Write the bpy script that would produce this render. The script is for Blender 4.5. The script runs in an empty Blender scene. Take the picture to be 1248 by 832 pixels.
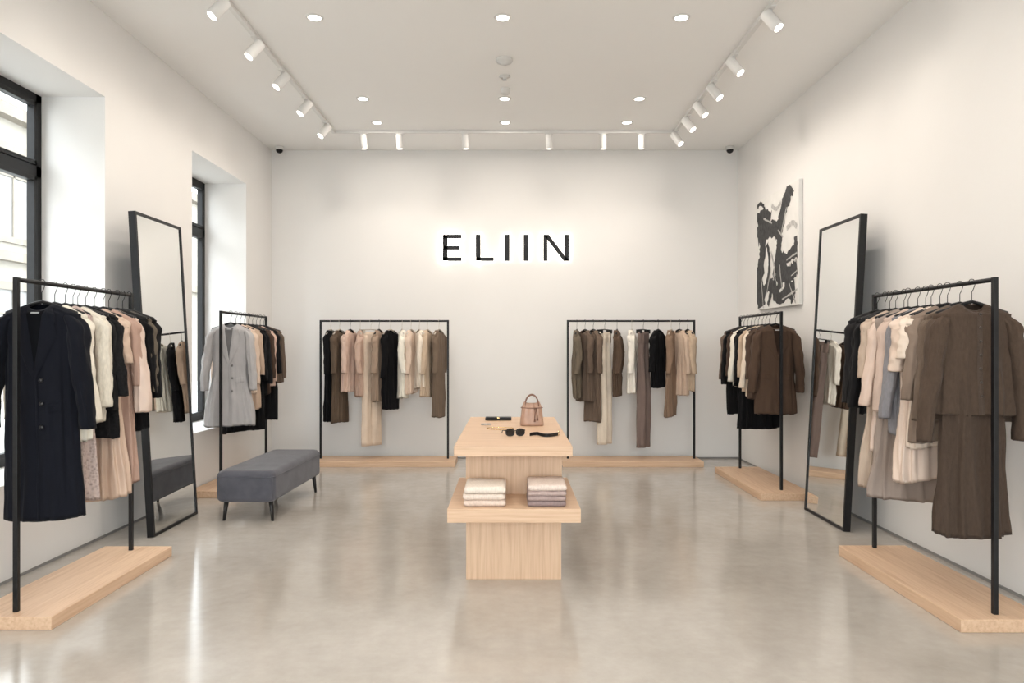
import bpy, math, random
from mathutils import Vector, Matrix, noise
PI = math.pi
random.seed(7)
scene = bpy.context.scene

# ------------------------------------------------------------------ materials
def new_mat(name):
    m = bpy.data.materials.new(name); m.use_nodes = True
    nt = m.node_tree
    return m, nt, nt.nodes, nt.links, nt.nodes['Principled BSDF']

def noise_mat(name, c1, c2, scale=5, rough=0.8, bump=0.0, bscale=60, stretch=(1, 1, 1), sheen=0.0,
              metal=0.0, spec=0.5, detail=4, rough2=None, coat=0.0, bdist=0.01):
    m, nt, N, L, b = new_mat(name)
    tc = N.new('ShaderNodeTexCoord'); mp = N.new('ShaderNodeMapping')
    mp.inputs['Scale'].default_value = stretch
    L.new(tc.outputs['Object'], mp.inputs['Vector'])
    n = N.new('ShaderNodeTexNoise'); n.inputs['Scale'].default_value = scale; n.inputs['Detail'].default_value = detail
    L.new(mp.outputs[0], n.inputs['Vector'])
    r = N.new('ShaderNodeValToRGB')
    r.color_ramp.elements[0].position = 0.3; r.color_ramp.elements[1].position = 0.7
    r.color_ramp.elements[0].color = (*c1, 1); r.color_ramp.elements[1].color = (*c2, 1)
    L.new(n.outputs['Fac'], r.inputs['Fac']); L.new(r.outputs[0], b.inputs['Base Color'])
    b.inputs['Roughness'].default_value = rough
    b.inputs['Metallic'].default_value = metal
    b.inputs['Specular IOR Level'].default_value = spec
    b.inputs['Sheen Weight'].default_value = sheen
    b.inputs['Coat Weight'].default_value = coat
    if rough2 is not None:
        mr = N.new('ShaderNodeMapRange'); mr.inputs['To Min'].default_value = rough; mr.inputs['To Max'].default_value = rough2
        L.new(n.outputs['Fac'], mr.inputs['Value']); L.new(mr.outputs[0], b.inputs['Roughness'])
    if bump > 0:
        n2 = N.new('ShaderNodeTexNoise'); n2.inputs['Scale'].default_value = bscale; n2.inputs['Detail'].default_value = 3
        L.new(mp.outputs[0], n2.inputs['Vector'])
        bp = N.new('ShaderNodeBump'); bp.inputs['Strength'].default_value = bump; bp.inputs['Distance'].default_value = bdist
        L.new(n2.outputs['Fac'], bp.inputs['Height']); L.new(bp.outputs[0], b.inputs['Normal'])
    return m

def srgb(r, g, b):
    f = lambda c: ((c / 255 + 0.055) / 1.055) ** 2.4 if c / 255 > 0.04045 else c / 255 / 12.92
    return (f(r), f(g), f(b))
def sc(c, k): return tuple(min(1, x * k) for x in c)

def emis(name, col, s):
    m, nt, N, L, b = new_mat(name)
    b.inputs['Base Color'].default_value = (*col, 1)
    b.inputs['Emission Color'].default_value = (*col, 1); b.inputs['Emission Strength'].default_value = s
    return m

M_wall = noise_mat('wall_plaster', (.80, .785, .765), (.82, .805, .785), 1.2, .9, .05, 90, spec=.2)
M_ceil = noise_mat('ceiling_paint', (.88, .87, .85), (.89, .88, .86), 1.0, .95, .0, spec=.1)
M_gap = noise_mat('shadow_gap_grey', (.25, .245, .24), (.28, .27, .26), 5, .8)
M_black = noise_mat('black_powder_coat', (.006, .006, .007), (.010, .010, .011), 30, .45, .05, 300, spec=.35)
M_white = noise_mat('white_powder_coat', (.74, .73, .71), (.76, .75, .73), 10, .45)
M_offw = noise_mat('aged_white_plastic', (.64, .63, .61), (.68, .67, .65), 10, .5)
M_chrome = noise_mat('brushed_steel', (.5, .5, .5), (.6, .6, .6), 40, .3, metal=1)
M_gold = noise_mat('gold_metal', (.75, .55, .28), (.8, .6, .32), 40, .25, metal=1)
M_stone = noise_mat('facade_limestone', (.27, .25, .215), (.32, .295, .255), .8, .9, .3, 6)
M_stone2 = noise_mat('facade_trim_stone', (.19, .165, .135), (.22, .195, .16), 2, .9, .2, 10)
M_pave = noise_mat('pavement', (.42, .41, .39), (.48, .47, .45), 2, .9, .2, 30)
M_lens = emis('lamp_lens', (1, .95, .88), 9)
M_halo = emis('halo_acrylic', (1, .96, .91), 2.4)
M_canvas = noise_mat('canvas_white', (.76, .75, .72), (.82, .81, .78), 8, .9, .2, 250)
M_ink = noise_mat('black_paint', (.012, .012, .013), (.05, .05, .052), 22, .6, .3, 60)
M_inkg = noise_mat('grey_paint', (.35, .34, .33), (.6, .59, .57), 18, .8)
M_velvet = noise_mat('grey_velvet', srgb(68, 68, 76), srgb(84, 84, 92), 9, .85, .15, 200, sheen=.22)
M_leg = noise_mat('black_wood', (.010, .009, .009), (.016, .014, .014), 20, .4)

def wood(name, axis):
    st = {'x': (1.2, 28, 28), 'y': (28, 1.2, 28), 'z': (28, 28, 1.2)}[axis]
    m, nt, N, L, b = new_mat(name)
    tc = N.new('ShaderNodeTexCoord'); mp = N.new('ShaderNodeMapping'); mp.inputs['Scale'].default_value = st
    L.new(tc.outputs['Object'], mp.inputs['Vector'])
    n = N.new('ShaderNodeTexNoise'); n.inputs['Scale'].default_value = 2.2; n.inputs['Detail'].default_value = 6; n.inputs['Distortion'].default_value = .3
    L.new(mp.outputs[0], n.inputs['Vector'])
    r = N.new('ShaderNodeValToRGB')
    e = r.color_ramp.elements
    e[0].position = .25; e[0].color = (*srgb(196, 160, 130), 1)
    e[1].position = .75; e[1].color = (*srgb(220, 189, 160), 1)
    k = e.new(.5); k.color = (*srgb(211, 178, 148), 1)
    L.new(n.outputs['Fac'], r.inputs['Fac']); L.new(r.outputs[0], b.inputs['Base Color'])
    b.inputs['Roughness'].default_value = .5
    bp = N.new('ShaderNodeBump'); bp.inputs['Strength'].default_value = .08; bp.inputs['Distance'].default_value = .004
    L.new(n.outputs['Fac'], bp.inputs['Height']); L.new(bp.outputs[0], b.inputs['Normal'])
    return m
W_x, W_y, W_z = wood('oak_grain_x', 'x'), wood('oak_grain_y', 'y'), wood('oak_grain_z', 'z')

def floor_mat():
    m, nt, N, L, b = new_mat('polished_concrete')
    tc = N.new('ShaderNodeTexCoord')
    a = N.new('ShaderNodeTexNoise'); a.inputs['Scale'].default_value = 1.1; a.inputs['Detail'].default_value = 6; a.inputs['Roughness'].default_value = .6
    c = N.new('ShaderNodeTexNoise'); c.inputs['Scale'].default_value = 9; c.inputs['Detail'].default_value = 8; c.inputs['Roughness'].default_value = .65
    L.new(tc.outputs['Object'], a.inputs['Vector']); L.new(tc.outputs['Object'], c.inputs['Vector'])
    mx = N.new('ShaderNodeMath'); mx.operation = 'MULTIPLY_ADD'; mx.inputs[1].default_value = .38
    L.new(c.outputs['Fac'], mx.inputs[0])
    m2 = N.new('ShaderNodeMath'); m2.operation = 'MULTIPLY'; m2.inputs[1].default_value = .62
    L.new(a.outputs['Fac'], m2.inputs[0]); L.new(m2.outputs[0], mx.inputs[2])
    r = N.new('ShaderNodeValToRGB'); e = r.color_ramp.elements
    e[0].position = .36; e[0].color = (.405, .368, .325, 1)
    e[1].position = .64; e[1].color = (.520, .480, .435, 1)
    L.new(mx.outputs[0], r.inputs['Fac']); L.new(r.outputs[0], b.inputs['Base Color'])
    mr = N.new('ShaderNodeMapRange'); mr.inputs['To Min'].default_value = .06; mr.inputs['To Max'].default_value = .22
    L.new(mx.outputs[0], mr.inputs['Value']); L.new(mr.outputs[0], b.inputs['Roughness'])
    b.inputs['Specular IOR Level'].default_value = .9
    return m
M_floor = floor_mat()

def mirror_mat():
    m, nt, N, L, b = new_mat('mirror_silver')
    b.inputs['Base Color'].default_value = (.82, .83, .82, 1); b.inputs['Metallic'].default_value = 1; b.inputs['Roughness'].default_value = .01
    return m
M_mirror = mirror_mat()
def glass_mat():
    m = bpy.data.materials.new('window_glass'); m.use_nodes = True
    N = m.node_tree.nodes; L = m.node_tree.links; N.clear()
    o = N.new('ShaderNodeOutputMaterial'); t = N.new('ShaderNodeBsdfTransparent'); g = N.new('ShaderNodeBsdfGlossy'); x = N.new('ShaderNodeMixShader')
    t.inputs[0].default_value = (.96, .98, .98, 1); g.inputs['Roughness'].default_value = .02; x.inputs[0].default_value = .05
    L.new(t.outputs[0], x.inputs[1]); L.new(g.outputs[0], x.inputs[2]); L.new(x.outputs[0], o.inputs[0])
    return m
M_glass = glass_mat()

fab_cache = {}
def fabric(rgb, kind='plain'):
    key = (rgb, kind)
    if key in fab_cache: return fab_cache[key]
    c = srgb(*rgb)
    nm = 'fabric_%s_%d_%d_%d' % (kind, *rgb)
    sp = .15 if sum(rgb) < 240 else .3
    if kind == 'satin':
        m = noise_mat(nm, sc(c, .93), sc(c, 1.05), 6, .45, .05, 200, sheen=.05)
    elif kind == 'lace':
        m, nt, N, L, b = new_mat(nm)
        tc = N.new('ShaderNodeTexCoord'); v = N.new('ShaderNodeTexVoronoi'); v.inputs['Scale'].default_value = 60
        L.new(tc.outputs['Object'], v.inputs['Vector'])
        r = N.new('ShaderNodeValToRGB'); r.color_ramp.elements[0].position = .1; r.color_ramp.elements[1].position = .6
        r.color_ramp.elements[0].color = (*sc(c, .72), 1); r.color_ramp.elements[1].color = (*sc(c, 1.12), 1)
        L.new(v.outputs['Distance'], r.inputs['Fac']); L.new(r.outputs[0], b.inputs['Base Color']); b.inputs['Roughness'].default_value = .9
        b.inputs['Specular IOR Level'].default_value = sp
        bp = N.new('ShaderNodeBump'); bp.inputs['Strength'].default_value = .6; bp.inputs['Distance'].default_value = .006
        L.new(v.outputs['Distance'], bp.inputs['Height']); L.new(bp.outputs[0], b.inputs['Normal'])
    elif kind == 'knit':
        m = noise_mat(nm, sc(c, .88), sc(c, 1.08), 90, .95, .5, 140, stretch=(1, 1, .35), sheen=.04, bdist=.006, spec=sp)
    else:
        m = noise_mat(nm, sc(c, .92), sc(c, 1.06), 7, .9, .25, 260, sheen=.03, bdist=.004, spec=sp)
    fab_cache[key] = m
    return m

# ------------------------------------------------------------------ mesh builder
class MB:
    def __init__(s): s.v = []; s.f = []; s.m = []; s.s = []
    def add(s, vs, fs, mi=0, smooth=False):
        o = len(s.v); s.v += [tuple(p) for p in vs]
        for f in fs: s.f.append(tuple(i + o for i in f)); s.m.append(mi); s.s.append(smooth)
    def box(s, x0, x1, y0, y1, z0, z1, mi=0, M=None):
        vs = [Vector((x, y, z)) for z in (z0, z1) for y in (y0, y1) for x in (x0, x1)]
        if M is not None: vs = [M @ p for p in vs]
        s.add(vs, [(0, 2, 3, 1), (4, 5, 7, 6), (0, 1, 5, 4), (2, 6, 7, 3), (0, 4, 6, 2), (1, 3, 7, 5)], mi)
    def loft(s, rings, mi=0, cap0=False, cap1=False, smooth=True, closed=True):
        n = len(rings[0]); vs = [p for r in rings for p in r]; fs = []
        for i in range(len(rings) - 1):
            for j in range(n if closed else n - 1):
                k = (j + 1) % n
                fs.append((i * n + j, i * n + k, (i + 1) * n + k, (i + 1) * n + j))
        if cap0: fs.append(tuple(reversed(range(n))))
        if cap1: fs.append(tuple((len(rings) - 1) * n + j for j in range(n)))
        s.add(vs, fs, mi, smooth)
    def tube(s, pts, r, n=8, mi=0, caps=True, closed=False):
        pts = [Vector(p) for p in pts]; rings = []
        if not hasattr(r, '__len__'): r = [r] * len(pts)
        up = None
        P = len(pts)
        for i, p in enumerate(pts):
            if closed: t = pts[(i + 1) % P] - pts[i - 1]
            else: t = pts[min(i + 1, P - 1)] - pts[max(i - 1, 0)]
            t.normalize()
            if up is None:
                up = Vector((0, 0, 1)) if abs(t.z) < .9 else Vector((1, 0, 0))
            a = up - t * up.dot(t)
            if a.length < 1e-5: a = t.orthogonal()
            a.normalize(); up = a; b = t.cross(a)
            rings.append([p + (a * math.cos(2 * PI * k / n) + b * math.sin(2 * PI * k / n)) * r[i] for k in range(n)])
        if closed: rings.append(rings[0])
        s.loft(rings, mi, caps and not closed, caps and not closed)
    def cyl(s, c, r, z0, z1, n=24, mi=0, r1=None):
        r1 = r if r1 is None else r1
        R = [[(c[0] + q * math.cos(2 * PI * k / n), c[1] + q * math.sin(2 * PI * k / n), z) for k in range(n)] for q, z in ((r, z0), (r1, z1))]
        s.loft(R, mi, True, True)

def empty(name, loc=(0, 0, 0)):
    e = bpy.data.objects.new(name, None); e.empty_display_size = .1; e.location = loc
    scene.collection.objects.link(e); return e

def mk(name, mb, mats, parent=None, bevel=0, loc=None, rot=0, segs=2, fixn=True):
    me = bpy.data.meshes.new(name)
    me.from_pydata(mb.v, [], mb.f)
    for m in (mats if isinstance(mats, (list, tuple)) else [mats]): me.materials.append(m)
    for i, p in enumerate(me.polygons): p.material_index = mb.m[i]; p.use_smooth = mb.s[i]
    me.update()
    o = bpy.data.objects.new(name, me); scene.collection.objects.link(o)
    if loc is not None: o.location = loc
    if rot: o.rotation_euler[2] = rot
    if parent is not None: o.parent = parent
    if bevel:
        md = o.modifiers.new('bevel', 'BEVEL'); md.width = bevel; md.segments = segs; md.limit_method = 'ANGLE'; md.angle_limit = math.radians(40)
    return o

# ------------------------------------------------------------------ room
XL, XR, YB, YF, H = -3.20, 3.05, 9.35, -2.5, 4.13
WX = -3.78
b = MB(); b.box(WX, XR + .2, YF - .2, YB + .2, -.2, 0); mk('floor', b, M_floor)
b = MB(); b.box(WX, XR + .2, YF - .2, YB + .2, H, H + .2); mk('ceiling', b, M_ceil)
b = MB(); b.box(XL, XR, YB, YB + .2, 0, H); mk('wall_back', b, M_wall)
b = MB(); b.box(XR, XR + .2, YF, YB + .2, 0, H); mk('wall_right', b, M_wall)
wins = [(1.15, 2.59), (4.06, 5.506), (7.01, 8.45)]  # first opening is out of view, added to bring in more daylight
ZS, ZT = .62, 3.47
b = MB(); b.box(WX, XL, YF, YB + .2, 0, ZS); b.box(WX, XL, YF, YB + .2, ZT, H)
ys = [YF] + [y for w in wins for y in w] + [YB + .2]
for i in range(0, len(ys), 2): b.box(WX, XL, ys[i], ys[i + 1], ZS, ZT)
mk('wall_left', b, M_wall)
# unseen wall behind the camera; its glazed storefront is added to admit daylight
b = MB(); b.box(XL, XR, YF - .2, YF, 3.4, H); b.box(XL, XL + .6, YF - .2, YF, 0, 3.4); b.box(XR - .6, XR, YF - .2, YF, 0, 3.4)
mk('wall_front', b, M_wall)
b = MB()
x0, x1 = XL + .6, XR - .6
for x in (x0, x0 + (x1 - x0) * .36, x0 + (x1 - x0) * .62, x1 - .06): b.box(x, x + .06, YF - .14, YF - .06, 0, 3.4)
b.box(x0, x1, YF - .14, YF - .06, 3.34, 3.4); b.box(x0, x1, YF - .14, YF - .06, 0, .1); b.box(x0, x1, YF - .14, YF - .06, 2.3, 2.36)
e = empty('window_4'); mk('storefront_frame', b, M_black, e, .004)
b = MB(); b.box(x0, x1, YF - .105, YF - .097, .08, 3.36); mk('storefront_glass', b, M_glass, e)
l = bpy.data.lights.new('window_portal', 'AREA'); l.shape = 'RECTANGLE'; l.size = x1 - x0; l.size_y = 3.4; l.cycles.is_portal = True
o = bpy.data.objects.new('window_portal', l); scene.collection.objects.link(o); o.parent = e
o.location = ((x0 + x1) / 2, YF - .2, 1.7); o.rotation_euler = (PI / 2, 0, 0)
# slim dark grey strips painting the shadow line along the wall foot
b = MB(); b.box(XL, XR, YB - .006, YB, 0, .018); mk('shadow_strip_back', b, M_gap)
b = MB(); b.box(XL, XL + .006, YF, YB, 0, .018); mk('shadow_strip_left', b, M_gap)
b = MB(); b.box(XR - .006, XR, YF, YB, 0, .018); mk('shadow_strip_right', b, M_gap)

for i, (a, c) in enumerate(wins):
    e = empty('window_%d' % (i + 1)); b = MB()
    X0, X1 = -3.76, -3.70; t = .065
    b.box(X0, X1, a, a + t, ZS, ZT); b.box(X0, X1, c - t, c, ZS, ZT)
    b.box(X0, X1, a, c, ZT - t, ZT); b.box(X0, X1, a, c, ZS, ZS + t)
    b.box(X0, X1, a, c, 2.82, 2.82 + .09)
    mid = (a + c) / 2; b.box(X0, X1, mid - .04, mid + .04, ZS, ZT)
    for (p, q) in ((a + t, mid - .04), (mid + .04, c - t)):   # sash frames
        for (z0, z1) in ((ZS + t, 2.82), (2.91, ZT - t)):
            w = .035
            b.box(X0 + .01, X1 + .012, p, p + w, z0, z1); b.box(X0 + .01, X1 + .012, q - w, q, z0, z1)
            b.box(X0 + .01, X1 + .012, p, q, z0, z0 + w); b.box(X0 + .01, X1 + .012, p, q, z1 - w, z1)
    b.box(X1 + .012, X1 + .03, mid + .045, mid + .065, 1.55, 1.72)
    mk('frame', b, M_black, e, .003)
    b = MB(); b.box(-3.735, -3.729, a + .05, c - .05, ZS + .05, ZT - .05); mk('glass', b, M_glass, e)
    l = bpy.data.lights.new('window_portal', 'AREA'); l.shape = 'RECTANGLE'; l.size = ZT - ZS; l.size_y = c - a; l.cycles.is_portal = True
    o = bpy.data.objects.new('window_portal', l); scene.collection.objects.link(o); o.parent = e
    o.location = (-3.8, mid, (ZS + ZT) / 2); o.rotation_euler = (0, -PI / 2, 0)

# outside
b = MB(); b.box(-30, 30, -30, 60, -.5, -.25); mk('street_ground', b, M_pave)
b = MB(); b.box(-17, -16, -12, 60, -.25, 9.0)
for k in range(18):
    y = -11.6 + k * 3.7
    for z in (.6, 5.0):
        b.box(-16.02, -15.9, y - .2, y + 1.6, z - .2, z, 1); b.box(-16.02, -15.9, y - .2, y, z, z + 2.7, 1); b.box(-16.02, -15.9, y + 1.4, y + 1.6, z, z + 2.7, 1); b.box(-16.02, -15.86, y - .3, y + 1.7, z + 2.7, z + 2.95, 1)
        b.box(-16.0, -15.97, y, y + 1.4, z, z + 2.7, 2); b.box(-16.0, -15.93, y + .66, y + .74, z, z + 2.7, 1); b.box(-16.0, -15.93, y, y + 1.4, z + 1.9, z + 1.98, 1)
b.box(-16.1, -15.7, -12, 60, 4.2, 4.5, 1); b.box(-16.1, -15.6, -12, 60, 8.7, 9.1, 1)
mk('neighbouring_building', b, [M_stone, M_stone2, noise_mat('curtained_glass', (.16, .16, .16), (.22, .21, .20), 1, .3)])

# ------------------------------------------------------------------ ceiling fixtures
def add_light(kind, loc, energy, col, parent, **kw):
    l = bpy.data.lights.new('lamp', kind); l.energy = energy; l.color = col
    for k, v in kw.items(): setattr(l, k, v)
    o = bpy.data.objects.new('lamp', l); scene.collection.objects.link(o); o.location = loc; o.parent = parent
    return o
WARM = (1, .90, .80)
for y in (-1.2, .6, 2.2, 3.85, 5.575, 7.40, 8.19):
    for x in (-1.565, -.062, 1.368):
        b = MB(); n = 32
        rr = [(.050, -.004), (.054, -.010), (.066, -.008), (.071, 0)]
        b.loft([[(q * math.cos(2 * PI * k / n), q * math.sin(2 * PI * k / n), z) for k in range(n)] for q, z in rr], 0)
        b.add([(.051 * math.cos(2 * PI * k / n), .051 * math.sin(2 * PI * k / n), -.005) for k in range(n)], [tuple(range(n))], 1)
        d = mk('recessed_downlight', b, [M_white, M_lens], None, 0, (x, y, H))
        add_light('AREA', (0, 0, -.014), 8.5, WARM, d, shape='DISK', size=.096)

def head(parent, x, y, tx, ty, power=15, tilt=36, r=.045):
    """track spot: box adaptor, stem and cylindrical can tilted toward (tx,ty)"""
    b = MB(); b.box(-.02, .02, -.05, .05, -.045, -.032) if abs(tx) > abs(ty) else b.box(-.05, .05, -.02, .02, -.045, -.032)
    b.tube([(0, 0, -.035), (0, 0, -.10)], .009, 10)
    ax = Vector((tx, ty, 0)).normalized() * math.sin(math.radians(tilt)) + Vector((0, 0, -math.cos(math.radians(tilt))))
    c = Vector((0, 0, -.125)); p0 = c - ax * .080; p1 = c + ax * .095
    b.tube([p0, p0 + ax * .004, p0 + ax * .012, p1 - ax * .004, p1], [.03, r - .004, r, r, r - .003], 24, 0, True)
    u = ax.orthogonal().normalized(); w = ax.cross(u)
    q = p1 + ax * .002
    b.add([q + (u * math.cos(2 * PI * k / 24) + w * math.sin(2 * PI * k / 24)) * (r - .010) for k in range(24)], [tuple(range(24))], 1)
    o = mk('spot_head', b, [M_white, M_lens], parent, 0, (x, y, H - .0))
    l = add_light('SPOT', p1 + ax * .03, power, WARM, o, spot_size=math.radians(110), spot_blend=1.0, shadow_soft_size=.05)
    l.rotation_euler = ax.to_track_quat('-Z', 'Y').to_euler()

TZ = H
e = empty('track_light'); b = MB(); b.box(-2.17, -2.13, -.5, 8.52, TZ - .035, TZ); mk('track', b, M_white, e, .002)
for y in (.8, 2.3, 3.7, 5.16, 5.88, 6.57, 7.31, 8.09): head(e, -2.15, y, -1, -.75)
e = empty('track_light'); b = MB(); b.box(1.98, 2.02, -.5, 8.52, TZ - .035, TZ); mk('track', b, M_white, e, .002)
for y in (.8, 2.3, 3.9, 5.35, 6.23, 6.85, 7.36, 7.85, 8.4): head(e, 2.0, y, 1, -.75)
e = empty('track_light'); b = MB(); b.box(-2.13, 1.98, 8.48, 8.52, TZ - .035, TZ); mk('track', b, M_white, e, .002)
for x in (-1.79, -1.35, -.55, .47, 1.13, 1.6): head(e, x, 8.5, .2, 1, 10, 14, .040)

b = MB(); n = 28
b.loft([[(q * math.cos(2 * PI * k / n), q * math.sin(2 * PI * k / n), z) for k in range(n)] for q, z in ((.075, 0), (.078, -.012), (.068, -.03), (.03, -.042), (.028, -.05))], 0, False, True)
mk('smoke_detector', b, M_offw, None, 0, (-.055, 6.39, H))
b = MB()
b.loft([[(q * math.cos(2 * PI * k / n), q * math.sin(2 * PI * k / n), z) for k in range(n)] for q, z in ((.055, 0), (.055, -.008), (.02, -.012), (.018, -.03), (.012, -.032))], 0, False, True)
b.cyl((0, 0), .022, -.042, -.036, 16, 1)
mk('fire_sprinkler', b, [M_offw, M_chrome], None, 0, (-.055, 6.79, H))
b = MB()
b.loft([[(q * math.cos(2 * PI * k / n), q * math.sin(2 * PI * k / n), z) for k in range(n)] for q, z in ((.05, 0), (.05, -.03), (.044, -.05), (.03, -.06))], 0, False, True)
mk('motion_sensor', b, M_offw, None, 0, (-.05, 7.12, H))
for x in (-3.04, 2.89):
    e = empty('security_camera', (x, 9.18, H)); b = MB()
    b.cyl((0, 0), .055, -.03, 0, 24); b.cyl((0, 0), .05, -.045, -.03, 24, 0, .058)
    mk('mount', b, M_white, e)
    b = MB(); b.loft([[(.045 * math.cos(a) * math.cos(2 * PI * k / n), .045 * math.cos(a) * math.sin(2 * PI * k / n), -.045 - .045 * math.sin(a)) for k in range(n)] for a in [i * PI / 2 / 7.1 for i in range(8)]], 0, False, True)
    mk('dome', b, M_black, e)

# ------------------------------------------------------------------ sign
e = empty('shop_sign')
U = .011
def lx(px): return (px - 622) * U
def lz(py): return 1.5 - (py - 422) * U
def letter_parts():
    T, t = 6, 4.6
    top, bot = 286.5, 318.5
    L = []
    L.append([('r', 540, 540 + T, top, bot), ('r', 540, 563, top, top + t), ('r', 540, 561, 300.2, 300.2 + t), ('r', 540, 563, bot - t, bot)])
    L.append([('r', 580, 580 + T, top, bot), ('r', 580, 602, bot - t, bot)])
    L.append([('r', 615, 615 + T, top, bot)])
    L.append([('r', 638, 638 + T, top, bot)])
    L.append([('r', 662, 662 + 5, top, bot), ('r', 688, 693, top, bot), ('d', 662, 693, top, bot)])
    return L
for nm, parts in zip('ELIIN', letter_parts()):
    for (g, y0, y1, mat, tag) in ((0, YB - .055, YB - .045, M_black, 'face'), (.4, YB - .044, YB - .018, M_halo, 'glow_body')):
        b = MB()
        for p in parts:
            k, a, c, tt, bb = p
            if k == 'r': b.box(lx(a - g), lx(c + g), y0, y1, lz(bb + g), lz(tt - g))
            else:
                q = [(lx(a - g), lz(tt)), (lx(a + 6.4 + g), lz(tt)), (lx(c + g), lz(bb)), (lx(c - 6.4 - g), lz(bb))]
                q = [(a_, y0, z_) for a_, z_ in q] + [(a_, y1, z_) for a_, z_ in q]
                b.add(q, [(0, 1, 2, 3), (7, 6, 5, 4), (0, 4, 5, 1), (1, 5, 6, 2), (2, 6, 7, 3), (3, 7, 4, 0)])
        mk('letter_%s_%s' % (nm.lower(), tag), b, mat, e)

# ------------------------------------------------------------------ painting
e = empty('abstract_painting')
y_far, y_near, z0, z1 = 8.50, 7.27, 1.94, 3.25
b = MB(); b.box(XR - .045, XR - .002, y_near, y_far, z0, z1); mk('canvas', b, M_canvas, e, .003)
def stroke(mb, pts, w, seed, mi=0, rag=.25, off=.0):
    P = [pts[0]] + pts + [pts[-1]]; out = []
    for i in range(1, len(P) - 2):
        for k in range(14):
            t = k / 14; a, b_, c, d = P[i - 1], P[i], P[i + 1], P[i + 2]
            out.append(tuple(.5 * (2 * b_[j] + (c[j] - a[j]) * t + (2 * a[j] - 5 * b_[j] + 4 * c[j] - d[j]) * t * t + (3 * b_[j] - a[j] - 3 * c[j] + d[j]) * t ** 3) for j in (0, 1)))
    out.append(pts[-1]); n = len(out); L = []; R = []
    for i, (a, q) in enumerate(out):
        p0 = out[max(0, i - 1)]; p1 = out[min(n - 1, i + 1)]
        dx, dy = p1[0] - p0[0], p1[1] - p0[1]; l = math.hypot(dx, dy) + 1e-6
        nx, ny = -dy / l, dx / l
        ww = w * (.85 + .35 * noise.noise(Vector((i * .12, seed, 0))))
        wl = ww * (1 + rag * noise.noise(Vector((i * .45, seed, 5)))); wr = ww * (1 + rag * noise.noise(Vector((i * .45, seed, 9))))
        L.append((a + nx * wl / 2, q + ny * wl / 2)); R.append((a - nx * wr / 2, q - ny * wr / 2))
    def W(p):
        a, q = min(max(p[0], .01), .99), min(max(p[1], .01), .99)
        return (XR - .0465 - off, y_far + (y_near - y_far) * a, z1 + (z0 - z1) * q)
    vs = [W(p) for p in L] + [W(p) for p in R]
    mb.add(vs, [(i, i + 1, n + i + 1, n + i) for i in range(n - 1)], mi)
b = MB()
S = [([(.02, .22), (.14, .16), (.36, .24)], .20), ([(.03, .33), (.2, .30), (.5, .32), (.62, .40)], .16), ([(.10, .2), (.16, .45), (.08, .7), (.14, .98)], .20),
     ([(.50, .30), (.58, .42), (.54, .62), (.60, .85)], .15),
     ([(.86, .02), (.70, .16), (.58, .36)], .17), ([(.28, .42), (.34, .62), (.22, .85)], .08), ([(.5, .52), (.7, .60), (.97, .56)], .12), ([(.6, .7), (.8, .74), (.97, .70)], .16),
     ([(.08, .88), (.35, .80), (.6, .92), (.93, .86)], .14), ([(.66, .62), (.76, .8), (.9, .97)], .12), ([(.94, .45), (.95, .62)], .07), ([(.3, .97), (.42, .8), (.48, .66)], .07), ([(.03, .6), (.06, .95)], .09), ([(.02, .05), (.1, .03), (.2, .07)], .04)]
for i, (p, w) in enumerate(S): stroke(b, p, w, i * 3.7, 0, .6, .0002 * i)
for i, (p, w) in enumerate(S[:10]): stroke(b, [(a + .05, q + .02) for a, q in p[-2:]], .018, i * 5.1, 1, .8, .0034 + .0001 * i)
stroke(b, [(.40, .1), (.5, .15), (.62, .12)], .04, 50, 1, .6, .003); stroke(b, [(.75, .36), (.88, .33), (.97, .38)], .05, 51, 1, .6, .0031); stroke(b, [(.38, .5), (.46, .65), (.44, .76)], .03, 52, 1, .6, .0032)
mk('brush_strokes', b, [M_ink, M_inkg], e)

# ------------------------------------------------------------------ mirrors
def mirror(B1, B2, Hh, top_dx):
    B1 = Vector(B1); B2 = Vector(B2); u = (B2 - B1); Wd = u.length; u.normalize()
    side = Vector((-u.y, u.x, 0));
    if side.x * top_dx < 0: side = -side      # side points to wall
    s = abs(top_dx); v = Vector((0, 0, Hh)) + side * s; Lh = v.length; v.normalize()
    nrm = -(side - v * side.dot(v)).normalized()   # to the room
    M = Matrix(((u.x, v.x, nrm.x, B1.x), (u.y, v.y, nrm.y, B1.y), (u.z, v.z, nrm.z, B1.z + .004), (0, 0, 0, 1)))
    e = empty('floor_mirror'); b = MB(); w = .022; d = .055
    for bx in ((0, w, 0, Lh), (Wd - w, Wd, 0, Lh), (w, Wd - w, 0, w), (w, Wd - w, Lh - w, Lh)):
        b.box(bx[0], bx[1], bx[2], bx[3], -d, 0, 0, M)
    b.box(w, Wd - w, w, Lh - w, -d + .005, -.02, 0, M)
    # easel strut to the floor
    c0 = M @ Vector((Wd / 2, Lh * .8, -d)); c1 = Vector((c0.x + (.02 if top_dx > 0 else -.02), c0.y, .01))
    b.tube([c0, c1], .012, 8)
    mk('frame', b, M_black, e)
    b = MB(); b.box(w, Wd - w, w, Lh - w, -.019, -.008, 0, M); mk('mirror_glass', b, M_mirror, e)
mirror((-2.793, 5.47, 0), (-2.80, 6.25, 0), 2.56, -.15)
mirror((2.694, 5.64, 0), (2.70, 6.41, 0), 2.57, .14)

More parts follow.
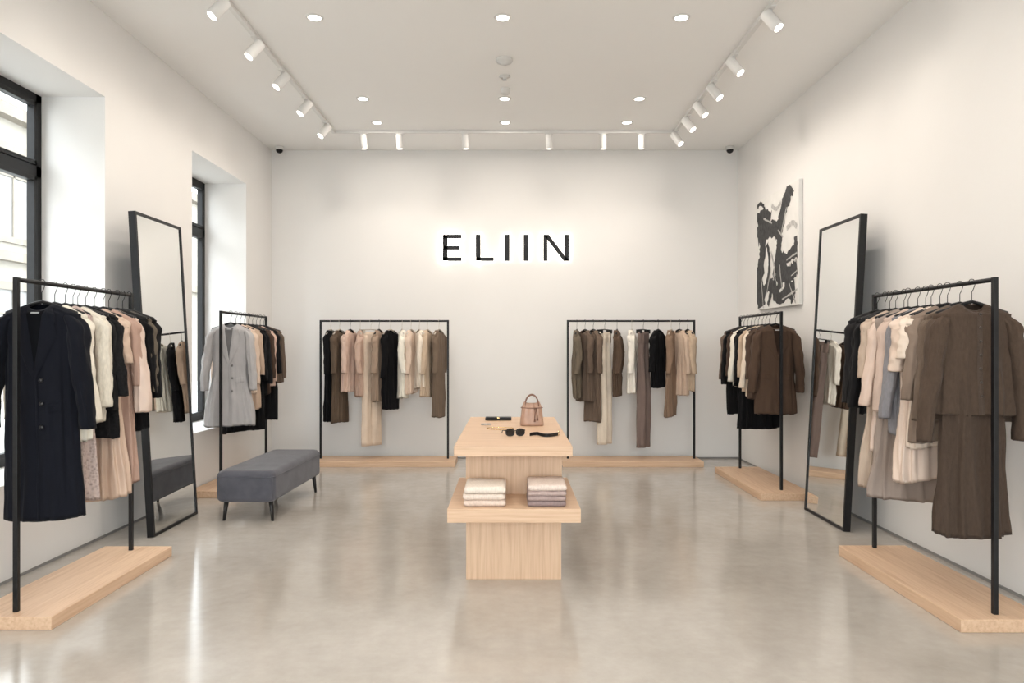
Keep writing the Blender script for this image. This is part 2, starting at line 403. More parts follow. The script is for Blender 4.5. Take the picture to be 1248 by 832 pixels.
# ------------------------------------------------------------------ bench
e = empty('upholstered_bench')
b = MB()
def outline(hx, hy, rr, n=96):
    ring = []; m = n // 4
    for q in range(4):
        sx, sy = ((1, 1), (-1, 1), (-1, -1), (1, -1))[q]
        for k in range(m):
            a = q * PI / 2 + PI / 2 * k / (m - 1)
            ring.append((sx * (hx - rr) + rr * math.cos(a), sy * (hy - rr) + rr * math.sin(a)))
    return ring
def sbox(mb, x0, y0_, z0, z1, R, mi=0):
    K = 7; rings = []
    prof = [(z0 + R * (1 - math.cos(PI / 2 * i / K)), R * (1 - math.sin(PI / 2 * i / K))) for i in range(K + 1)]
    prof += [(z1 - R * (1 - math.cos(PI / 2 * (K - i) / K)), R * (1 - math.sin(PI / 2 * (K - i) / K))) for i in range(K + 1)]
    for (z, ins) in prof:
        rings.append([(x, y, z + .006 * noise.noise(Vector((x * 5, y * 5, z * 4)))) for x, y in outline(x0 - ins, y0_ - ins, max(.035, .06 - ins * .3))])
    mb.loft(rings, mi, True, False)
    top = rings[-1]; rs = [top]
    for f in (.85, .6, .3, .05):
        rs.append([(p[0] * f, p[1] * f, z1 + .014 * (1 - f)) for p in top])
    mb.loft(rs, mi, False, True)
sbox(b, .255, .66, .165, .435, .045)
ol = outline(.256, .661, .06, 96)
b.tube([(x, y, .385) for i, (x, y) in enumerate(ol) if i % 24 != 23], .0035, 6, 0, closed=True)
for s_ in (-1, 1):
    for sy in (-1, 1):
        b.tube([(s_ * .2385, sy * .6435, .20), (s_ * .2385, sy * .6435, .385)], .003, 6)
sb = mk('cushion', b, M_velvet, e)
b = MB()
for sx in (-.185, .20):
    for sy in (-.58, .58):
        b.loft([[(sx + r * math.cos(2 * PI * k / 16) + dx, sy + r * math.sin(2 * PI * k / 16) + dy, z) for k in range(16)] for r, z, dx, dy in ((.012, 0, math.copysign(.02, sx), math.copysign(.01, sy)), (.022, .18, 0, 0))], 0, True, True)
mk('legs', b, M_leg, e)
e.location = (-2.245, 6.60, 0); e.rotation_euler[2] = math.radians(-2.0)

# ------------------------------------------------------------------ display table
e = empty('display_table')
b = MB(); b.box(-.285, .328, 4.49, 6.20, 0, .42); mk('lower_plinth', b, W_z, e, .003)
b = MB(); b.box(-.387, .432, 4.27, 5.30, .42, .505); mk('lower_shelf', b, W_x, e, .003)
b = MB(); b.box(-.300, .348, 4.70, 6.22, .505, .79); mk('upper_plinth', b, W_z, e, .003)
b = MB(); b.box(-.365, .402, 4.50, 6.38, .79, .855); mk('table_top', b, W_x, e, .003)

# folded sweaters: C-folded knit sheets
def folded_stack(name, cx, y0, z, W, D, cols, seed):
    e = empty(name)
    for i, (col, th) in enumerate(cols):
        b = MB(); rnd = random.Random(seed + i)
        wj = W * (1 - rnd.random() * .05); dx = (rnd.random() - .5) * .012; r = th / 2 - .001
        prof = []
        K = 10
        for k in range(K + 1):
            a = -PI / 2 - PI * k / K
            prof.append((y0 + r + r * math.cos(a), r + r * math.sin(a)))
        sec = [(y0 + D, 0), (y0 + D * .7, 0), (y0 + D * .35, 0)] + prof + [(y0 + D * .35, 2 * r), (y0 + D * .7, 2 * r), (y0 + D, 2 * r), (y0 + D + .01, r * 1.5), (y0 + D, r * 1.04), (y0 + D * .5, r * 1.03), (y0 + r * 1.4, r * 1.02), (y0 + r * 1.1, r), (y0 + r * 1.4, r * .98), (y0 + D * .5, r * .97), (y0 + D, r * .96), (y0 + D + .01, r * .5)]
        rings = []; n = 22
        for k in range(n + 1):
            u = -1 + 2 * k / n
            edge = 1 - max(0, abs(u) - .86) / .14
            sq = .55 + .45 * math.sqrt(max(0, 1 - (1 - edge) ** 2))
            ring = []
            for (yy, zz) in sec:
                nz = noise.noise(Vector((u * 2.2, yy * 9, seed + i)))
                x = cx + dx + u * wj / 2
                ring.append((x, yy + .006 * nz + (1 - sq) * .01, z + r + (zz - r) * sq + .004 * nz * (1 if zz > r else .0)))
            rings.append(ring)
        b.loft(rings, 0, True, True)
        mk('folded_sweater', b, fabric(col, 'knit'), e)
        z += th - .002
    return e
folded_stack('folded_sweaters', -.16, 4.32, .506, .265, .30, [((218, 198, 184), .042), ((222, 206, 193), .04), ((228, 216, 203), .046)], 3)
folded_stack('folded_sweaters', .228, 4.32, .506, .245, .30, [((146, 128, 126), .036), ((168, 148, 143), .034), ((180, 160, 154), .032), ((220, 203, 192), .04)], 9)

# handbag
e = empty('leather_handbag', (.175, 5.70, .856))
M_bag = noise_mat('rose_leather', srgb(166, 132, 112), srgb(188, 153, 132), 14, .38, .15, 120)
M_bagd = noise_mat('tan_leather_trim', srgb(104, 72, 55), srgb(124, 86, 68), 14, .4)
b = MB(); n = 60; rings = []
for i in range(19):
    t = i / 18; z = .185 * t
    hw = .098 - .028 * t ** 1.3 - .012 * max(0, t - .8) / .2; hd = .062 - .018 * t
    ring = []
    for k in range(n):
        a = 2 * PI * k / n; c, s_ = math.cos(a), math.sin(a)
        pl = .007 * t ** 2 * math.sin(11 * a) * (1 if t > .3 else t / .3)
        x = math.copysign(abs(c) ** .65, c) * (hw + pl); y = math.copysign(abs(s_) ** .65, s_) * (hd + pl)
        if t == 0: x *= .94; y *= .94
        ring.append((x, y, z + .006 * math.cos(a * 2) * t))
    rings.append(ring)
for q in (.86, .84):
    rings.append([(p[0] * q, p[1] * q, .18 if q == .86 else .12) for p in rings[18]])
b.loft(rings, 0, True, False); mk('bag_body', b, M_bag, e)
b = MB()
b.tube([(.088 * math.cos(2 * PI * k / 32), .056 * math.sin(2 * PI * k / 32), .145) for k in range(32)], .0035, 8, 0, closed=True)
for s_ in (-1, 1):
    b.tube([(.055 * math.cos(a), s_ * .035 + s_ * .01 * math.cos(a * 1), .16 + .09 * math.sin(a)) for a in [PI * k / 20 for k in range(21)]], .0055, 10)
b.tube([(.02, -.06, .145), (.025, -.066, .11), (.022, -.068, .06)], .003, 8); b.tube([(.03, -.06, .145), (.04, -.066, .10), (.043, -.068, .07)], .003, 8)
b.tube([(.022, -.068, .06), (.022, -.069, .035)], [.004, .009], 8); b.tube([(.043, -.068, .07), (.044, -.069, .045)], [.004, .009], 8)
mk('straps_and_drawcord', b, M_bagd, e)
# clutch
e = empty('black_clutch', (-.105, 6.12, .856)); b = MB(); b.box(-.115, .115, -.06, .06, 0, .022); mk('clutch_body', b, M_black, e, .009, segs=4)
b = MB(); b.box(-.112, .112, -.062, .02, .0225, .027); b.box(-.01, .01, -.066, -.05, .012, .03, 1); mk('flap_and_clasp', b, [M_black, M_gold], e, .002)
# necklace + bracelet
e = empty('gold_necklace', (-.08, 5.45, .8595)); b = MB()
b.tube([(.10 * math.cos(2 * PI * k / 64) * (1 + .12 * math.sin(3 * 2 * PI * k / 64)), .075 * math.sin(2 * PI * k / 64) * (1 + .15 * math.cos(2 * 2 * PI * k / 64)), 0) for k in range(64)], .003, 6, closed=True)
b.tube([(0, -.08, 0), (.004, -.095, 0)], [.003, .0035], 10)
mk('chain', b, M_gold, e)
e = empty('bead_bracelet', (-.20, 5.72, .862)); b = MB()
for k in range(22):
    a = 2 * PI * k / 22; c = (.038 * math.cos(a), .038 * math.sin(a))
    b.loft([[(c[0] + .0052 * math.cos(p) * math.cos(2 * PI * j / 8), c[1] + .0052 * math.cos(p) * math.sin(2 * PI * j / 8), .0052 * math.sin(p)) for j in range(8)] for p in [-1.5 + .5 * q for q in range(7)]], 0)
mk('beads', b, M_chrome, e)
# sunglasses
e = empty('sunglasses', (.035, 5.0, .858)); b = MB()
for s_ in (-1, 1):
    pts = [(s_ * .037 + .030 * math.copysign(abs(math.cos(a)) ** .8, math.cos(a)), -.0 , .027 + .024 * math.copysign(abs(math.sin(a)) ** .8, math.sin(a))) for a in [2 * PI * k / 32 for k in range(32)]]
    b.tube(pts, .004, 8, 0, closed=True)
    b.add([(p[0], p[1], p[2]) for p in pts], [tuple(range(32))], 1)
    b.tube([(s_ * .069, 0, .04), (s_ * .073, .01, .04), (s_ * .072, .11, .03), (s_ * .069, .145, .006)], [.004, .0035, .003, .0035], 8)
b.tube([(-.009, 0, .035), (0, -.002, .039), (.009, 0, .035)], .0035, 8)
mk('frames_and_lenses', b, [M_black, noise_mat('dark_lens', (.01, .01, .012), (.015, .015, .016), 3, .08)], e)
e.rotation_euler[2] = .2
# leather belt, loosely coiled
e = empty('leather_belt', (.215, 5.02, .856)); b = MB()
cp = [(-.075 + .20 * t + .01 * math.sin(t * 9), .045 * math.sin(t * 7.5) - .02 * t) for t in [k / 60 for k in range(61)]]
ring = []
for i, (x, y) in enumerate(cp):
    p0, p1 = cp[max(0, i - 1)], cp[min(60, i + 1)]; dx, dy = p1[0] - p0[0], p1[1] - p0[1]; l = math.hypot(dx, dy); nx_, ny_ = -dy / l * .0015, dx / l * .0015
    ring.append([(x - nx_, y - ny_, 0), (x + nx_, y + ny_, 0), (x + nx_, y + ny_, .024), (x - nx_, y - ny_, .024)])
b.loft(ring, 0, True, True, False)
x, y = cp[-1]; b.tube([(x + .003, y - .012, .003), (x + .003, y - .012, .028), (x + .012, y + .014, .028), (x + .012, y + .014, .003)], .003, 6, 1, closed=True)
mk('strap', b, [M_black, M_gold], e)

# ------------------------------------------------------------------ garments
def sm(t): t = max(0, min(1, t)); return t * t * (3 - 2 * t)
def interp(pr, v):
    for (a, x), (b_, y) in zip(pr, pr[1:]):
        if v <= b_: return x + (y - x) * sm((v - a) / (b_ - a + 1e-9))
    return pr[-1][1]
DZ = -.02
ZN, ZSH = -.098 + DZ, -.160 + DZ
HOOK = [(0, 0, -.09 + DZ), (0, 0, -.055), (.010, 0, -.035), (.0175, 0, -.012), (.0175, 0, .006), (.009, 0, .0165), (-.002, 0, .0185), (-.012, 0, .0135), (-.0175, 0, .002), (-.0175, 0, -.010)]
def hanger(mb, mi, sw):
    mb.tube(HOOK, .0022, 6, mi)
    w = sw * .93
    mb.tube([(-w, 0, -.152 + DZ), (-w * .6, 0, -.128 + DZ), (-.045, 0, -.100 + DZ), (0, 0, -.088 + DZ), (.045, 0, -.100 + DZ), (w * .6, 0, -.128 + DZ), (w, 0, -.152 + DZ)], [.011, .012, .010, .010, .010, .012, .011], 8, mi)

def garment(name, parent, loc, rot, rgb, L, fk='plain', sw=.20, d=.062, sleeve=.56, hem=1.0, waist=.9, fold=.014, nf=7, neck=.04,
            seed=0, style=None, hang=True, slw=1.0, bell=1.0, zoff=0, out=.03, hcol=None):
    rnd = random.Random(seed * 31 + 5); ph = rnd.random() * 6; mb = MB(); mats = [fabric(rgb, fk), hcol or M_black]
    Zs = ZSH + zoff; Zn = ZN + zoff
    prof = [(0, 1), (.12, .93), (.42, waist), (1, hem)]
    swx = (rnd.random() - .5) * .03; swy = (rnd.random() - .5) * .03; hz = (rnd.random() - .3) * .035 if style is None and hang else .004
    def surf(z, th, off=0.):
        c, s_ = math.cos(th), math.sin(th)
        if z > Zs:
            a = (Zn - z) / (Zn - Zs); a = max(0, min(1, a)); hw = .066 + (sw - .066) * a ** .92; dd = .040 + (d - .040) * a ** .6; v = 0
        else:
            a = 1; v = (Zs - z) / (L + Zs); hw = sw * interp(prof, v); dd = d * (1 + .22 * v)
        A = .003 + fold * sm(v * 1.1)
        nz = noise.noise(Vector((c * 1.5 + seed, s_ * 1.5, z * 2.0)))
        nz2 = noise.noise(Vector((c * 4 + seed, s_ * 4, z * 7 + c * 3)))
        nv = noise.noise(Vector((c * 3.6 + seed * 2, s_ * 3.6, z * 1.1)))       # long vertical drape lines
        nf2 = noise.noise(Vector((c * 8 + seed * 3, s_ * 8, z * 1.4)))           # finer gathers
        q = math.sin(nf * th + ph + 2.6 * nz)
        q = 1 - 1.6 * abs(q) ** .9
        disp = A * (.5 * q + 1.0 * nz + 1.7 * nv + .7 * nf2) + .006 * nz2 + off
        x = hw * math.copysign(abs(c) ** .88, c) + disp * c * .8
        y = dd * math.copysign(abs(s_) ** .85, s_) + disp * s_
        zz = z
        if z > Zs and s_ < 0: zz -= neck * (s_ * s_) * (1 - a)
        vv = sm((v - .75) * 4)
        return (x + swx * v * v, y + swy * v * v, zz + vv * (.006 * math.sin(2 * th + ph) + hz * c + .012 * nv))
    n = 120; NV_ = 44
    zz = [Zn + (Zs - Zn) * k / 5 for k in range(6)] + [Zs - (L + Zs) * k / NV_ for k in range(1, NV_ + 1)]
    rings = [[surf(z, 2 * PI * k / n) for k in range(n)] for z in zz]
    rings.append([(p[0] * .94, p[1] * .9, p[2] + .015) for p in rings[-1]])
    neckr = [[(p[0] * .93, p[1] * .9, p[2] - .006) for p in rings[0]]]
    mb.loft(neckr + rings, 0)
    if sleeve:
        for sd in (-1, 1):
            ns = 36; n2 = 28; R = []; bend = rnd.random() * .04; fw = (rnd.random() - .3) * .04; o2 = out + (rnd.random() - .5) * .02; sl = sleeve * (1 + (rnd.random() - .5) * .03)
            for i in range(ns + 1):
                t = i / ns; cap = math.sqrt(max(0.02, 1 - (1 - min(1, t / .09)) ** 2))
                cx = sw - .045 + .036 * sm(t / .14) + o2 * sm(t); z = Zs + .012 - t * sl
                cy = -fw * t - bend * math.sin(PI * t)
                rx = (.044 * (1 - t) + .031 * t * bell) * cap * slw; ry = (.060 * (1 - t) + .043 * t * bell) * cap * slw
                ring = []
                for k in range(n2):
                    a = 2 * PI * k / n2
                    nz = noise.noise(Vector((math.cos(a) * 1.5 + sd * 4 + seed, math.sin(a) * 1.5, t * 9)))
                    nv = noise.noise(Vector((math.cos(a) * 3 + sd * 4 + seed, math.sin(a) * 3, t * 2)))
                    w = 1 + .20 * nz + .28 * nv + .06 * math.sin(2 * a + t * 22 + ph) * math.sin(PI * t)
                    ring.append((sd * (cx + rx * w * math.cos(a)), cy + ry * w * math.sin(a), z + .004 * nz - (.012 * math.cos(a) if t < .2 else 0)))
                R.append(ring)
            m_ = Vector((sum(p[0] for p in R[-1]) / n2, sum(p[1] for p in R[-1]) / n2, 0))
            cuff = [(m_.x + (p[0] - m_.x) * .8, m_.y + (p[1] - m_.y) * .8, p[2] + .012) for p in R[-1]]
            R.append(cuff)
            if sd < 0: R = [list(reversed(r)) for r in R]
            mb.loft(R, 0, True, True)
    def th_of(x, z):
        if z > Zs: a = (Zn - z) / (Zn - Zs); hw = .066 + (sw - .066) * max(0, min(1, a)) ** .92
        else: hw = sw * interp(prof, (Zs - z) / (L + Zs))
        q = max(-1, min(1, x / hw)); c = math.copysign(abs(q) ** (1 / .88), q)
        return -math.acos(max(-1, min(1, c)))
    def strip(pa, pb, mi, off=.006, m=6, n_=16):
        def samp(p, t):
            f = t * (len(p) - 1); i = min(int(f), len(p) - 2); f -= i
            return (p[i][0] + (p[i + 1][0] - p[i][0]) * f, p[i][1] + (p[i + 1][1] - p[i][1]) * f)
        G = []
        for i in range(n_ + 1):
            a = samp(pa, i / n_); c = samp(pb, i / n_); row = []
            for j in range(m + 1):
                x = a[0] + (c[0] - a[0]) * j / m; z = a[1] + (c[1] - a[1]) * j / m
                e_ = off * (0.35 if j in (0, m) else 1)
                row.append(surf(z, th_of(x, z), e_))
            G.append(row)
        mb.loft(G, mi, closed=False)
    if style in ('coat', 'blazer'):
        vb = -.52 if style == 'coat' else -.46
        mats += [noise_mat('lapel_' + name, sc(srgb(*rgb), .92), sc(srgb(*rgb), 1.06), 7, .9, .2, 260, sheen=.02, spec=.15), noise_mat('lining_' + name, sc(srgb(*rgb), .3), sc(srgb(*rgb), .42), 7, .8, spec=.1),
                 noise_mat('button_' + name, sc(srgb(*rgb), .4), sc(srgb(*rgb), .5), 7, .3), noise_mat('woven_label', (.35, .35, .36), (.5, .5, .5), 60, .7)]
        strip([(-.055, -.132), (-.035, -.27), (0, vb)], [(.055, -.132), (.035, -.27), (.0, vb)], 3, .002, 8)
        strip([(-.022, -.150), (-.022, -.172)], [(.022, -.150), (.022, -.172)], 5, .006, 4, 4)
        for s_ in (-1, 1):
            strip([(s_ * .045, -.132), (s_ * .028, -.28), (s_ * -.006, vb)], [(s_ * .082, -.145), (s_ * .115, -.305), (s_ * .012, vb - .02)], 2, .012)
            strip([(s_ * .05, -.12), (s_ * .055, -.15), (s_ * .06, -.195)], [(s_ * .08, -.132), (s_ * .105, -.185), (s_ * .112, -.235)], 2, .017)
            pz = -.68 if style == 'coat' else -.62
            strip([(s_ * .07, pz), (s_ * .15, pz + .012)], [(s_ * .07, pz - .055), (s_ * .15, pz - .043)], 2, .008)
        strip([(.012, vb), (.014, -L + .01)], [(-.004, vb), (-.002, -L + .01)], 2, .008, 3, 30)
        for k in range(3):
            z = vb - .03 - k * .13
            c = Vector(surf(z, th_of(.035, z), .012)); mb.tube([c, c + Vector((0, -.006, 0))], [.013, .011], 14, 4)
    if style == 'placket':
        mats += [noise_mat('placket_' + name, sc(srgb(*rgb), .8), sc(srgb(*rgb), .95), 90, .95, .4, 140), noise_mat('button_' + name, sc(srgb(*rgb), .5), sc(srgb(*rgb), .6), 7, .3)]
        strip([(-.014, -.16), (-.014, -L + .005)], [(.014, -.16), (.014, -L + .005)], 2, .006, 4, 30)
        k = -.18
        while k > -L + .04:
            c = Vector(surf(k, th_of(0, k), .009)); mb.tube([c, c + Vector((0, -.004, 0))], [.008, .007], 12, 3); k -= .075
    if hang: hanger(mb, 1, sw)
    return mk(name, mb, mats, parent, 0, loc, rot)

def trousers(name, parent, loc, rot, rgb, L, seed=0, w=.15, fk='plain', hcol=None):
    rnd = random.Random(seed); mb = MB(); mats = [fabric(rgb, fk), hcol or M_black]; ph = rnd.random() * 6
    top = -.14 + DZ
    for sd in (-1, 1):
        R = []
        for i in range(31):
            t = i / 30; z = top - .02 - (L + top - .02) * t; ring = []
            hw = w / 2 * (.98 + .12 * sm(t)); dd = .028 + .018 * sm(t * 2)
            cx = sd * w / 2 * (.9 + .12 * t)
            for k in range(32):
                a = 2 * PI * k / 32; c, s_ = math.cos(a), math.sin(a); nz = noise.noise(Vector((c * 2 + seed + sd * 3, s_ * 2, z * 3)))
                f = 1 + .25 * nz + .14 * math.sin(3 * a + ph)
                ring.append((cx + hw * f * math.copysign(abs(c) ** 1.1, c), dd * f * math.copysign(abs(s_) ** 1.3, s_) * 1.25, z))
            R.append(ring)
        mb.loft(R, 0, True, True)
    R = [[((w + .004 * g) * math.copysign(abs(math.cos(a)) ** .7, math.cos(a)), (.034) * math.copysign(abs(math.sin(a)) ** .7, math.sin(a)), z) for a in [2 * PI * k / 40 for k in range(40)]] for z, g in ((top + .02, 0), (top - .015, 1), (top - .12, 2))]
    mb.loft(R, 0, True, False)
    mb.tube(HOOK, .0022, 6, 1)
    mb.tube([(-w, 0, -.095 + DZ), (0, 0, -.088 + DZ), (w, 0, -.095 + DZ)], .006, 8, 1)
    for s_ in (-1, 1): mb.box(s_ * w * .85 - .012, s_ * w * .85 + .012, -.038, .038, -.14 + DZ, -.09 + DZ, 1)
    return mk(name, mb, mats, parent, 0, loc, rot)

# ------------------------------------------------------------------ racks
def rack(p0, p1, ht, base):
    e = empty('clothes_rack'); b = MB(); r = .0125; zb = .07
    b.box(*base, 0, zb); mk('oak_platform', b, W_x if (base[1] - base[0]) > (base[3] - base[2]) else W_y, e, .004)
    b = MB()
    for p in (p0, p1):
        b.box(p[0] - r, p[0] + r, p[1] - r, p[1] + r, zb, ht)
    b.tube([(p0[0], p0[1], ht - .0125), (p1[0], p1[1], ht - .0125)], .0125, 16)
    mk('steel_frame', b, M_black, e, .002)
    return ht - .0125

IV = (232, 226, 212); BL = (214, 192, 174); PK = (208, 180, 164); BK = (17, 17, 19); NV = (17, 19, 27); TP = (102, 86, 74); OL = (98, 89, 76)
MV = (172, 152, 146); GR = (148, 145, 147); BE = (194, 172, 149); RS = (180, 150, 135); BR = (74, 58, 49); CR = (226, 211, 192)
WOODH = noise_mat('pale_hanger_wood', (.45, .40, .34), (.55, .49, .42), 20, .5)

# near left
zr = rack((-2.665, 3.763), (-2.665, 4.90), 1.873, (-2.905, -2.425, 3.685, 5.0))
X = -2.665
garment('navy_overcoat', None, (X + .015, 3.945, zr), math.radians(4), NV, 1.33, sw=.205, d=.066, sleeve=.66, hem=1.02, waist=.92, fold=.011, nf=5, seed=1, style='coat', slw=1.2, out=.055)
h = empty('hanging_garments')
G = [('ivory_blouse', 4.08, IV, .90, dict(sleeve=.62, fold=.022, hem=1.05, slw=1.15, bell=1.3, out=.06)),
     ('lace_skirt', 4.16, (182, 164, 157), 1.26, dict(sleeve=0, fk='lace', hem=1.1, fold=.024, sw=.17)),
     ('ivory_knit', 4.24, (222, 215, 201), .84, dict(sleeve=.56, fk='knit', fold=.016)),
     ('charcoal_top', 4.31, BK, .72, dict(sleeve=.58, fold=.016)),
     ('black_lace_top', 4.39, (26, 26, 28), .94, dict(sleeve=.50, fk='lace', fold=.018, out=.05)),
     ('blush_dress', 4.48, (206, 180, 160), 1.34, dict(sleeve=.30, fk='satin', hem=1.05, fold=.026, waist=.8)),
     ('rose_dress', 4.56, RS, 1.26, dict(sleeve=.45, hem=.95, fold=.024)),
     ('blush_blouse', 4.64, (218, 196, 182), .76, dict(sleeve=.62, fk='satin', fold=.018, out=.06, bell=1.3)),
     ('black_dress', 4.71, BK, .94, dict(sleeve=.5, fold=.018)),
     ('olive_top', 4.78, OL, .8, dict(sleeve=.5)),
     ('black_jacket', 4.84, BK, .7, dict(sleeve=.55))]
for i, (n_, y, c, L, kw) in enumerate(G): garment(n_, h, (X + random.uniform(-.01, .02), y, zr), math.radians(random.uniform(-9, 9)), c, L, seed=20 + i, **kw)

# near right
zr = rack((2.59, 3.729), (2.59, 4.961), 1.87, (2.36, 2.84, 3.653, 5.02)); X = 2.585
g = empty('brown_knit_set')
garment('cardigan', g, (X - .005, 3.90, zr), math.radians(-3), (80, 66, 56), .74, 'knit', sw=.205, d=.072, sleeve=.72, hem=1.06, waist=.95, fold=.014, nf=6, seed=2, style='placket', slw=1.15, out=.075, neck=.05)
garment('skirt', g, (X - .005, 3.91, zr), math.radians(-3), (76, 63, 54), 1.41, 'knit', sw=.17, d=.056, sleeve=0, hem=1.16, waist=1.0, fold=.018, nf=6, seed=3, hang=False)
h = empty('hanging_garments')
G = [('taupe_cardigan', 4.02, (106, 91, 79), .78, dict(sleeve=.62, fk='knit', out=.06)),
     ('taupe_dress', 4.10, (134, 117, 104), .9, dict(sleeve=.5)),
     ('cream_tee', 4.18, (226, 210, 195), .94, dict(sleeve=.26, fold=.022, slw=1.25, out=.05)),
     ('blush_dress', 4.26, (220, 199, 183), 1.16, dict(sleeve=.34, fk='satin', fold=.026, slw=1.2)),
     ('grey_knit', 4.34, (134, 132, 136), .88, dict(sleeve=.64, fk='knit', out=.06)),
     ('rose_blouse', 4.42, (202, 180, 167), .78, dict(sleeve=.60, out=.05)),
     ('mauve_skirt', 4.50, (152, 138, 129), 1.34, dict(sleeve=0, fold=.028, hem=1.2)),
     ('blush_blouse', 4.58, (216, 193, 178), 1.02, dict(sleeve=.58, out=.055, fk='satin')),
     ('beige_dress', 4.66, (188, 169, 152), 1.30, dict(sleeve=.4, fold=.024, hem=1.1)),
     ('black_blouse', 4.74, BK, .8, dict(sleeve=.60, out=.05)),
     ('black_top', 4.82, BK, .78, dict(sleeve=.58, out=.05)),
     ('black_jacket', 4.89, (28, 27, 29), .7, dict(sleeve=.58, out=.04))]
for i, (n_, y, c, L, kw) in enumerate(G): garment(n_, h, (X + random.uniform(-.02, .01), y, zr), math.radians(random.uniform(-9, 9)), c, L, seed=60 + i, **kw)

# far left
zr = rack((-2.96, 7.13), (-2.96, 8.45), 1.865, (-3.185, -2.72, 6.90, 8.52)); X = -2.95
garment('grey_coat', None, (X + .035, 7.27, zr), math.radians(6), (180, 177, 177), 1.18, sw=.20, d=.068, sleeve=.64, hem=1.2, waist=.85, fold=.020, nf=7, seed=4, style='coat', slw=1.15, out=.05)
h = empty('hanging_garments')
G = [('blush_blouse', 7.42, BL, .86, dict(sleeve=.58)), ('beige_dress', 7.54, (190, 166, 146), 1.04, dict(sleeve=.5)), ('black_dress', 7.66, BK, 1.28, dict(sleeve=.56, fold=.02, hem=1.1)),
     ('black_jacket', 7.78, BK, .9, dict(sleeve=.6, out=.05)), ('brown_blouse', 7.90, BR, .9, dict(sleeve=.55)), ('blush_top', 8.02, PK, .8, dict(sleeve=.58)),
     ('black_skirt', 8.14, BK, 1.2, dict(sleeve=.5, fold=.02)), ('brown_jacket', 8.26, TP, .8, dict(sleeve=.55))]
for i, (n_, y, c, L, kw) in enumerate(G): garment(n_, h, (X + .03, y, zr), math.radians(random.uniform(-10, 14)), c, L, seed=90 + i, **kw)

# far right
zr = rack((2.70, 6.95), (2.70, 8.20), 1.85, (2.433, 2.955, 6.78, 8.30)); X = 2.70
garment('brown_blazer', None, (X + .0, 7.10, zr), math.radians(-4), (80, 63, 52), 1.02, sw=.20, d=.068, sleeve=.64, hem=1.06, waist=.90, fold=.012, nf=5, seed=5, style='blazer', slw=1.15, out=.045)
h = empty('hanging_garments')
G = [('brown_top', 7.22, (84, 68, 58), .88, dict(sleeve=.5)), ('cream_blouse', 7.32, CR, .84, dict(sleeve=.60, out=.06)), ('blush_top', 7.42, BE, .82, dict(sleeve=.5)), ('black_dress', 7.54, BK, 1.22, dict(sleeve=.56, fold=.02, hem=1.05)),
     ('black_jacket', 7.65, BK, .92, dict(sleeve=.6)), ('ivory_blouse', 7.76, IV, .78, dict(sleeve=.56, out=.05)), ('brown_blouse', 7.88, BR, .72, dict(sleeve=.5)), ('black_coat', 8.0, BK, 1.1, dict(sleeve=.6)), ('taupe_top', 8.1, TP, .75, dict(sleeve=.55))]
for i, (n_, y, c, L, kw) in enumerate(G): garment(n_, h, (X - .02, y, zr), math.radians(random.uniform(-14, 10)), c, L, seed=120 + i, **kw)

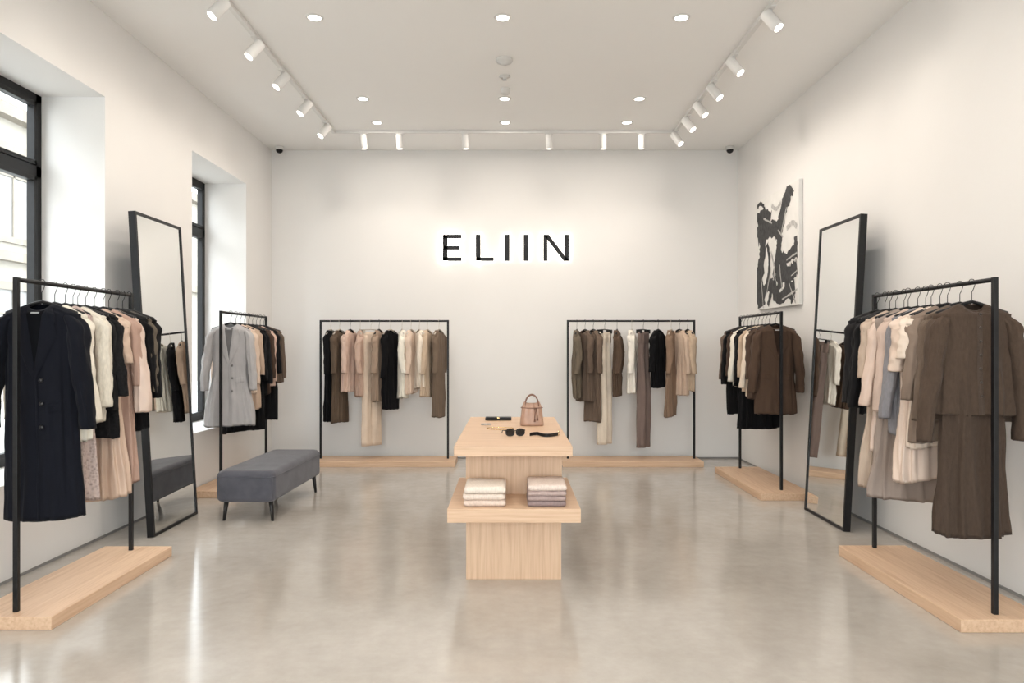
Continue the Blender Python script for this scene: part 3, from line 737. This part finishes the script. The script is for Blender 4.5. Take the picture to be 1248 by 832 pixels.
# back racks
def back_clothes(G, zr, y, seed):
    h = empty('hanging_garments')
    for i, (n_, x, c, zh, kind, kw) in enumerate(G):
        kw = dict(kw); L = zr - zh
        rot = math.radians(kw.pop('rot', random.choice((-1, 1)) * random.uniform(62, 78)))
        hc = random.choice((M_black, WOODH))
        if kind == 't': trousers(n_, h, (x, y, zr), math.radians(random.choice((-1, 1)) * random.uniform(40, 55)), c, L, seed + i, w=kw.get('w', .11), hcol=hc)
        else:
            k = dict(sw=.165, d=.042, sleeve=.50, fold=.016, out=.02, slw=.8, hcol=hc); k.update(kw); garment(n_, h, (x, y, zr), rot, c, L, seed=seed + i, **k)
def px(p): return (p - 622) * 8.9 / 850
zr = rack((-2.42, 8.90), (-.796, 8.90), 1.837, (-2.45, -.69, 8.67, 9.12))
back_clothes([('black_dress', px(403), BK, .56, 'g', dict(rot=80, sw=.14)), ('olive_dress', px(414), (94, 79, 66), .53, 'g', dict(rot=72)), ('blush_blouse', px(427), PK, .93, 'g', {}), ('rose_blouse', px(439), (188, 158, 140), .86, 'g', dict(fk='satin')),
              ('cream_trousers', px(452), (218, 198, 178), .24, 't', dict(w=.13)), ('beige_top', px(462), (158, 136, 118), .80, 'g', dict(rot=78)), ('black_coat', px(476), BK, .70, 'g', dict(sleeve=.56, rot=62)),
              ('ivory_blouse', px(490), IV, .84, 'g', {}), ('blush_top', px(501), BL, .91, 'g', {}), ('ivory_top', px(511), (228, 216, 200), .96, 'g', {}), ('beige_blouse', px(521), BE, .86, 'g', {}), ('taupe_dress', px(535), (116, 99, 84), .60, 'g', {})], zr, 8.9, 200)
zr = rack((.733, 8.90), (2.345, 8.90), 1.837, (.655, 2.407, 8.67, 9.12))
back_clothes([('olive_blouse', px(703), (104, 93, 79), .86, 'g', {}), ('taupe_dress', px(713), TP, .80, 'g', {}), ('brown_dress', px(723), (108, 91, 78), .54, 'g', {}), ('ivory_trousers', px(737), (226, 212, 194), .26, 't', dict(w=.12)),
              ('brown_top', px(752), (90, 73, 61), .88, 'g', {}), ('white_blouse', px(770), (236, 229, 218), .90, 'g', {}), ('mauve_trousers', px(784), (122, 105, 98), .22, 't', dict(w=.12)),
              ('black_blouse', px(802), BK, .98, 'g', dict(sleeve=.48, rot=52)), ('brown_dress', px(818), (136, 112, 93), .62, 'g', {}), ('blush_blouse', px(828), (200, 176, 156), .88, 'g', {}), ('beige_blouse', px(838), BE, .94, 'g', {})], zr, 8.9, 240)

# ------------------------------------------------------------------ world, camera
w = bpy.data.worlds.new('daylight'); scene.world = w; w.use_nodes = True
bg = w.node_tree.nodes['Background']; bg.inputs[0].default_value = (.92, .96, 1, 1); bg.inputs[1].default_value = 8.2
cam = bpy.data.cameras.new('camera'); co = bpy.data.objects.new('camera', cam); scene.collection.objects.link(co)
co.location = (0, 0, 1.5); co.rotation_euler = (PI / 2, 0, 0)
cam.sensor_width = 36; cam.lens = 850 / 1248 * 36; cam.shift_x = 2 / 1248; cam.shift_y = 6 / 1248; cam.clip_end = 200
scene.camera = co
scene.view_settings.view_transform = 'Standard'
scene.view_settings.look = 'None'
scene.view_settings.exposure = 0.0
